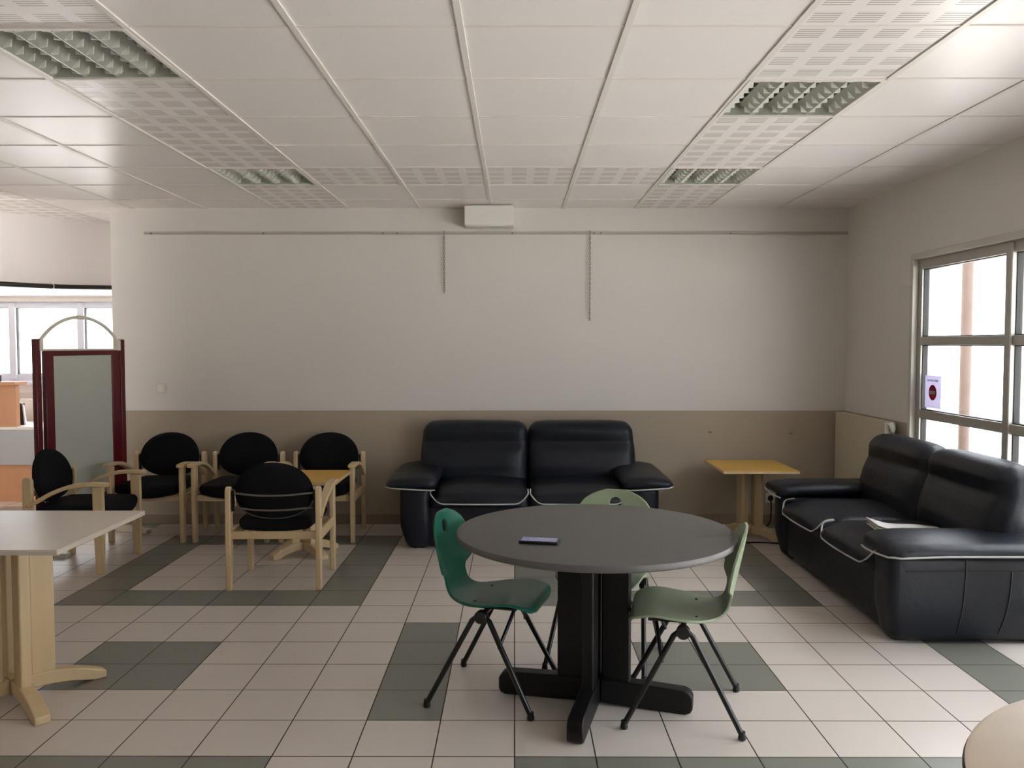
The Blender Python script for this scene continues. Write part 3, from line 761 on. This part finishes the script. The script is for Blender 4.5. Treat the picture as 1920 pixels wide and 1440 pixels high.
    for y in (-0.225, 0.228):
        b = MB(); b.box(-w + 0.014, w - 0.014, y - 0.011, y + 0.011, 0.318, 0.365); b.build('cross_rail', M['beech'], t, bevel=0.004)
    return t
ac = make_armchair('black armchair against the back wall, next to the red whiteboard', (-2.83, 6.655, 0), 0)
another(ac, 'black armchair against the back wall, middle of the three in that row', (-2.185, 6.655, 0), 0)
another(ac, 'black armchair against the back wall, nearest the sofa, behind the yellow table', (-1.522, 6.655, 0), 0)
another(ac, 'black armchair seen from behind, facing the back wall', (-1.50, 5.40, 0), PI + math.radians(2))
another(ac, 'black armchair turned sideways in front of the whiteboard, facing right', (-2.985, 5.79, 0), PI / 2)

# ------------------------------------------------------------------ sofas
def make_sofa(label, loc, rz):
    """Two seats; local front is -y, depth runs 0 .. 0.88 behind the front plane at y = -0.44."""
    t = thing('sofa', label, 'sofa', loc, rz, 'dark leather two seat sofas')
    L = M['leather']
    b = MB(); b.soft((-0.77, -0.395, 0.03), (0.77, 0.30, 0.33), 0.03, (10, 8, 4)); b.build('base', L, t, smooth=60)
    b = MB()
    def backdef(x, y, z): return (x, y + 0.03 * max(0, z - 0.3), z)
    b.soft((-0.86, 0.26, 0.06), (0.86, 0.41, 0.80), 0.05, (10, 3, 8), backdef); b.build('back_frame', L, t, smooth=60)
    for sx in (-1, 1):
        # arm body: slightly drawn in at the foot and at the front
        def armdef(x, y, z, sx=sx):
            k = 1 - sstep(0.0, 0.22, z); ff = sstep(-0.25, -0.44, y)
            x2 = x - sx * 0.045 * k * (1 if abs(x) > 0.85 else 0) * (0.5 + 0.5 * ff)
            y2 = y + 0.035 * k * ff + 0.02 * ff * ((abs(x) - 0.85) / 0.11) ** 2
            return (x2, y2, z)
        lo, hi = sorted((sx * 0.735, sx * 0.962))
        b = MB(); b.soft((lo, -0.445, 0.018), (hi, 0.40, 0.465), 0.04, (6, 12, 10), armdef); ab = b.build('arm_body', L, t, smooth=60)
        xo = sx * 0.9635
        def face(y, z, sx=sx):
            return (sx * (0.9635 - 0.0225 * (1 - sstep(0.0, 0.22, z)) * (1 + sstep(-0.25, -0.44, y))), y, z)
        for path in ([face(-0.36 + 0.05 * k, 0.385) for k in range(15)], [face(-0.06 - 0.03 * (1 - k / 14) ** 2, 0.06 + 0.385 * k / 14) for k in range(15)],
                     [face(0.17 - 0.05 * (1 - k / 14) ** 2, 0.06 + 0.325 * k / 14) for k in range(15)]):
            b = MB(); b.tube(path, 0.003, 6); b.build('seam', M['seam'], ab)
        def padshape(u, y, v):
            """u 0 inner .. 1 outer edge, v -1 underside .. 1 top of the pad"""
            z = 0.503 + 0.016 * math.sin(u * PI) - 0.010 * u ** 1.8
            fr = sstep(-0.30, -0.47, y); z -= 0.012 * fr
            return z
        def paddef(x, y, z, sx=sx):
            u = (abs(x) - 0.68) / 0.385; v = (z - 0.54) / 0.062
            thick = 0.047 - 0.012 * max(0, u) ** 1.5
            cz = padshape(max(0, min(1, u)), y, v)
            ybulge = -0.02 * (1 - (2 * u - 1) ** 2) * sstep(-0.3, -0.47, y)
            return (x, y + ybulge, cz + v * thick)
        lo, hi = sorted((sx * 0.68, sx * 1.065))
        b = MB(); b.soft((lo, -0.47, 0.478), (hi, 0.41, 0.602), 0.058, (10, 16, 3), paddef); pd = b.build('arm_pad', L, t, smooth=60)
        # piping round the lower rim of the pad, from the inner front corner round the outer side
        rim = []
        for k in range(21):
            u = 0.03 + 0.86 * k / 20; x = sx * (0.68 + 0.385 * u); c = paddef(x, -0.47, 0.54)
            rim.append((x, c[1] - 0.001, c[2] - 0.008 - 0.036 * math.sin(PI * min(1, 0.28 + u * 0.72))))
        for (u, y) in ((0.95, -0.455), (0.985, -0.43), (1.0, -0.39), (1.0, -0.2), (1.0, 0.0), (1.0, 0.2), (1.0, 0.38)):
            c = paddef(sx * (0.68 + 0.385 * u), y, 0.54); rim.append((c[0] + sx * 0.001, c[1], c[2] - 0.008))
        b = MB(); b.tube(rim, 0.0052, 8); b.build('piping', M['piping'], pd)
        # seat cushion
        def seatdef(x, y, z, sx=sx):
            u = (abs(x) - 0.366) / 0.366; d = 0.035 * max(0, 1 - u * u) * (1 if z > 0.37 else 0)
            fr = sstep(-0.28, -0.46, y)
            return (x, y - 0.025 * max(0, 1 - u * u) * fr, z + d - (0.05 * fr if z > 0.37 else 0.0))
        lo, hi = sorted((sx * 0.004, sx * 0.735))
        b = MB(); b.soft((lo, -0.455, 0.325), (hi, 0.30, 0.445), 0.05, (12, 12, 3), seatdef); cu = b.build('seat_cushion', L, t, smooth=60)
        pts = []
        for k in range(25):
            u = -1 + 2 * k / 24; x = sx * (0.3695 + 0.3605 * u)
            c = seatdef(x, -0.455, 0.36); e = max(0, (abs(u) - 0.72) / 0.28) ** 2.2
            pts.append((x, c[1] + 0.025 * e, 0.352 + 0.07 * e))
        pts = [(pts[0][0], -0.36, 0.445), (pts[0][0], -0.405, 0.438)] + pts + [(pts[-1][0], -0.405, 0.438), (pts[-1][0], -0.36, 0.445)]
        b = MB(); b.tube(catmull(pts, 60), 0.0052, 8); b.build('piping', M['piping'], cu)
        # back cushion with a head roll above a crease
        def bdef(x, y, z, sx=sx):
            u = (abs(x) - 0.436) / 0.436
            prof = interp([(0.36, 0.0), (0.44, 0.035), (0.55, 0.05), (0.66, 0.035), (0.715, 0.005), (0.735, -0.012), (0.755, 0.0), (0.82, 0.022), (0.88, 0.012), (0.91, 0.0)], z)
            cre = max(0.0, 1 - (u / 0.92) ** 6)
            if y < 0.25: y = y - prof * (0.35 + 0.65 * cre) - 0.012 * math.sin(z * 23 + x * 5) * cre * 0.35
            lean = 0.16 * (z - 0.36)
            round_top = -0.025 * max(0, abs(u)) ** 5 * sstep(0.75, 0.9, z)
            return (x - sx * 0.02 * sstep(0.6, 0.9, z) * (1 if abs(x) > 0.6 else 0), y + lean - 0.02, z + round_top)
        lo, hi = sorted((sx * 0.004, sx * 0.872))
        b = MB(); b.soft((lo, 0.14, 0.36), (hi, 0.32, 0.905), 0.075, (14, 4, 24), bdef); b.build('back_cushion', L, t, smooth=60)
    for (x, y) in ((-0.82, -0.32), (0.82, -0.32), (-0.84, 0.33), (0.84, 0.33)):
        b = MB(); b.box(x - 0.04, x + 0.04, y - 0.04, y + 0.04, 0, 0.06); b.build('foot', M['black_plastic'], t, bevel=0.005)
    return t
sf = make_sofa('dark leather two seat sofa along the back wall', (0.108, 6.60, 0), 0)
another(sf, 'dark blue leather two seat sofa along the right window', (2.325, 5.145, 0), -PI / 2)

# newspaper on the near seat of the right sofa
nw = MB(); grid = []
for layer in range(3):
    vs = []; fs = []; nx, ny = 16, 6
    for j in range(ny + 1):
        for i in range(nx + 1):
            u, v = i / nx, j / ny
            vs.append((-0.19 + 0.38 * u, -0.11 + 0.22 * v, 0.004 + 0.004 * layer + 0.035 * (1 - u) ** 3 * (0.4 + 0.3 * layer) + 0.004 * math.sin(u * 9 + layer)))
    for j in range(ny):
        for i in range(nx): a = j * (nx + 1) + i; fs.append((a, a + 1, a + nx + 2, a + nx + 1))
    nw.add(vs, fs)
no = nw.build('newspaper', M['newsprint'], solid=0.003)
no.location = (2.19, 4.66, 0.483); no.rotation_euler = (0, 0, math.radians(-8))
tag(no, 'folded pale newspaper lying on the right sofa by its near arm', 'newspaper')

# cable on the floor
b = MB(); b.tube(catmull([(2.165, 7.066, 0.225), (2.16, 7.04, 0.1), (2.12, 7.0, 0.008), (1.95, 6.95, 0.007), (1.62, 6.72, 0.007), (1.70, 6.42, 0.007), (1.9, 6.40, 0.007), (2.12, 6.36, 0.007), (2.5, 6.42, 0.007)], 60), 0.006, 8)
tag(b.build('cable', M['black_plastic']), 'thin dark cable trailing over the floor under the yellow corner table', 'cable')

# ------------------------------------------------------------------ whiteboard on a red stand
PA, PB = Vector((-3.425, 6.02)), Vector((-3.185, 6.80))
ang = math.atan2(PB.y - PA.y, PB.x - PA.x); BW = (PB - PA).length
wbd = thing('whiteboard', 'tall whiteboard in a dark red frame with a white arch on top', 'whiteboard', (PA.x, PA.y, 0), ang)
for x in (0.0, BW):
    b = MB(); b.box(x - 0.024, x + 0.024, -0.02, 0.02, 0.05, 1.565); b.build('post', M['red'], wbd, bevel=0.006)
    b = MB(); b.prism([(-0.24, 0.0), (0.24, 0.0), (0.24, 0.03), (0.06, 0.06), (-0.06, 0.06), (-0.24, 0.03)], 'x', x - 0.03, x + 0.03); ft = b.build('foot', M['cream'], wbd, bevel=0.006)
f = MB(); i0, i1 = 0.06, BW - 0.03
f.box(i0, i0 + 0.075, -0.018, 0.018, 0.30, 1.478); f.box(i1 - 0.085, i1, -0.018, 0.018, 0.30, 1.478)
f.box(i0 + 0.075, i1 - 0.085, -0.018, 0.018, 1.44, 1.478); f.box(i0 + 0.075, i1 - 0.085, -0.018, 0.018, 0.30, 0.36)
f.build('board_frame', M['red'], wbd, bevel=0.004)
f = MB(); f.box(i0 + 0.07, i1 - 0.08, -0.010, 0.010, 0.35, 1.445); f.build('writing_surface', M['board'], wbd, smooth=0)
f = MB(); f.box(i0 - 0.01, i1, -0.02, 0.02, 1.478, 1.492); f.build('top_strip', M['cream'], wbd, bevel=0.003)
ARC = ((BW / 2 - 0.03) ** 2 + 0.185 ** 2) / (2 * 0.185); ARA = math.asin((BW / 2 - 0.03) / ARC)
f = MB(); f.tube([(BW / 2 + ARC * math.sin(a), 0, 1.545 + 0.185 - ARC * (1 - math.cos(a))) for a in [-ARA + 2 * ARA * n / 30 for n in range(31)]], 0.0125, 10)
f.tube([(BW / 2 - 0.035, 0, 1.728), (BW / 2 + 0.035, 0, 1.728)], 0.0155, 10)
f.build('arch_handle', M['cream'], wbd)
for x in (0.03, BW - 0.035):
    f = MB(); f.box(x - 0.02, x + 0.014, -0.022, 0.022, 1.475, 1.56); f.build('pivot_clip', M['cream'], wbd, bevel=0.004)

# ------------------------------------------------------------------ reception desk at far left
dk = thing('reception_desk', 'orange wood reception desk with white top at the far left', 'desk', (-5.05, 8.11, 0))
b = MB(); b.box(-0.95, 0.62, 0.0, 0.03, 0.0, 0.70); b.build('front_panel', M['orange_wood'], dk, bevel=0.003)
b = MB(); b.box(-0.95, 0.62, -0.006, 0.0, 0.0, 0.135); b.build('plinth', M['orange_wood'], dk, bevel=0.002)
for x in (-0.95, 0.59):
    b = MB(); b.box(x, x + 0.03, 0.03, 0.55, 0.0, 0.70); b.build('side_panel', M['orange_wood'], dk, bevel=0.003)
b = MB(); b.box(-0.97, 0.64, -0.03, 0.60, 0.70, 0.728); b.build('desktop', M['white'], dk, bevel=0.003)
b = MB(); b.box(0.075, 0.60, -0.035, -0.007, 0.36, 0.699); b.build('front_plate', M['grey_panel'], dk, bevel=0.003)
b = MB(); b.box(-0.97, 0.045, -0.028, -0.004, 0.36, 0.699); b.build('front_plate', M['grey_panel'], dk, bevel=0.003)
b = MB(); b.box(-0.95, 0.235, -0.02, 0.05, 0.728, 1.13); scn = b.build('counter_screen', M['orange_wood'], dk, bevel=0.003)
b = MB(); b.box(-0.97, 0.25, -0.06, 0.16, 1.13, 1.165); b.build('counter_ledge', M['orange_wood'], dk, bevel=0.006)
pc = thing('pen_cup', 'small black pen cup with a pen on the desk ledge at far left', 'pen cup', (-5.02, 8.15, 1.165))
b = MB(); b.lathe([(0.028, 0), (0.032, 0.002), (0.034, 0.06), (0.030, 0.06), (0.028, 0.01)], 18); b.build('cup', M['black_plastic'], pc)
b = MB(); b.tube([(0.005, 0, 0.012), (0.02, 0.0, 0.145)], 0.0045, 8); b.build('pen', M['black_plastic'], pc)
bn = thing('binder', 'black binder with a white edge standing on the white desktop', 'binder', (-4.87, 8.27, 0.728), math.radians(12))
b = MB(); b.prism([(-0.05, 0), (0.02, 0), (0.005, 0.21), (-0.04, 0.24)], 'y', 0, 0.09); b.build('cover', M['black_plastic'], bn, bevel=0.003)
b = MB(); b.prism([(0.021, 0.0), (0.034, 0.0), (0.016, 0.19), (0.006, 0.20)], 'y', 0.01, 0.05); b.build('paper_block', M['paper'], bn)
r2 = thing('window_radiator', 'white radiator under the far window behind the reception desk', 'radiator', (-4.9, YW, 0))
b = MB(); b.soft((-0.7, -0.10, 0.2), (0.7, -0.05, 0.955), 0.012, (12, 2, 8)); b.build('panel', M['white'], r2)
for x in (-0.5, 0.5):
    b = MB(); b.box(x - 0.02, x + 0.02, -0.05, 0, 0.5, 0.56); b.build('bracket', M['white'], r2)
sl = MB(); sl.box(FWX0 - 0.04, FWX1 + 0.04, YW - 0.10, YW - 0.001, FWZ0 - 0.03, FWZ0)
struct(sl.build('trim_1', M['pvc'], bevel=0.004), 'white sill under the far window', 'sill')
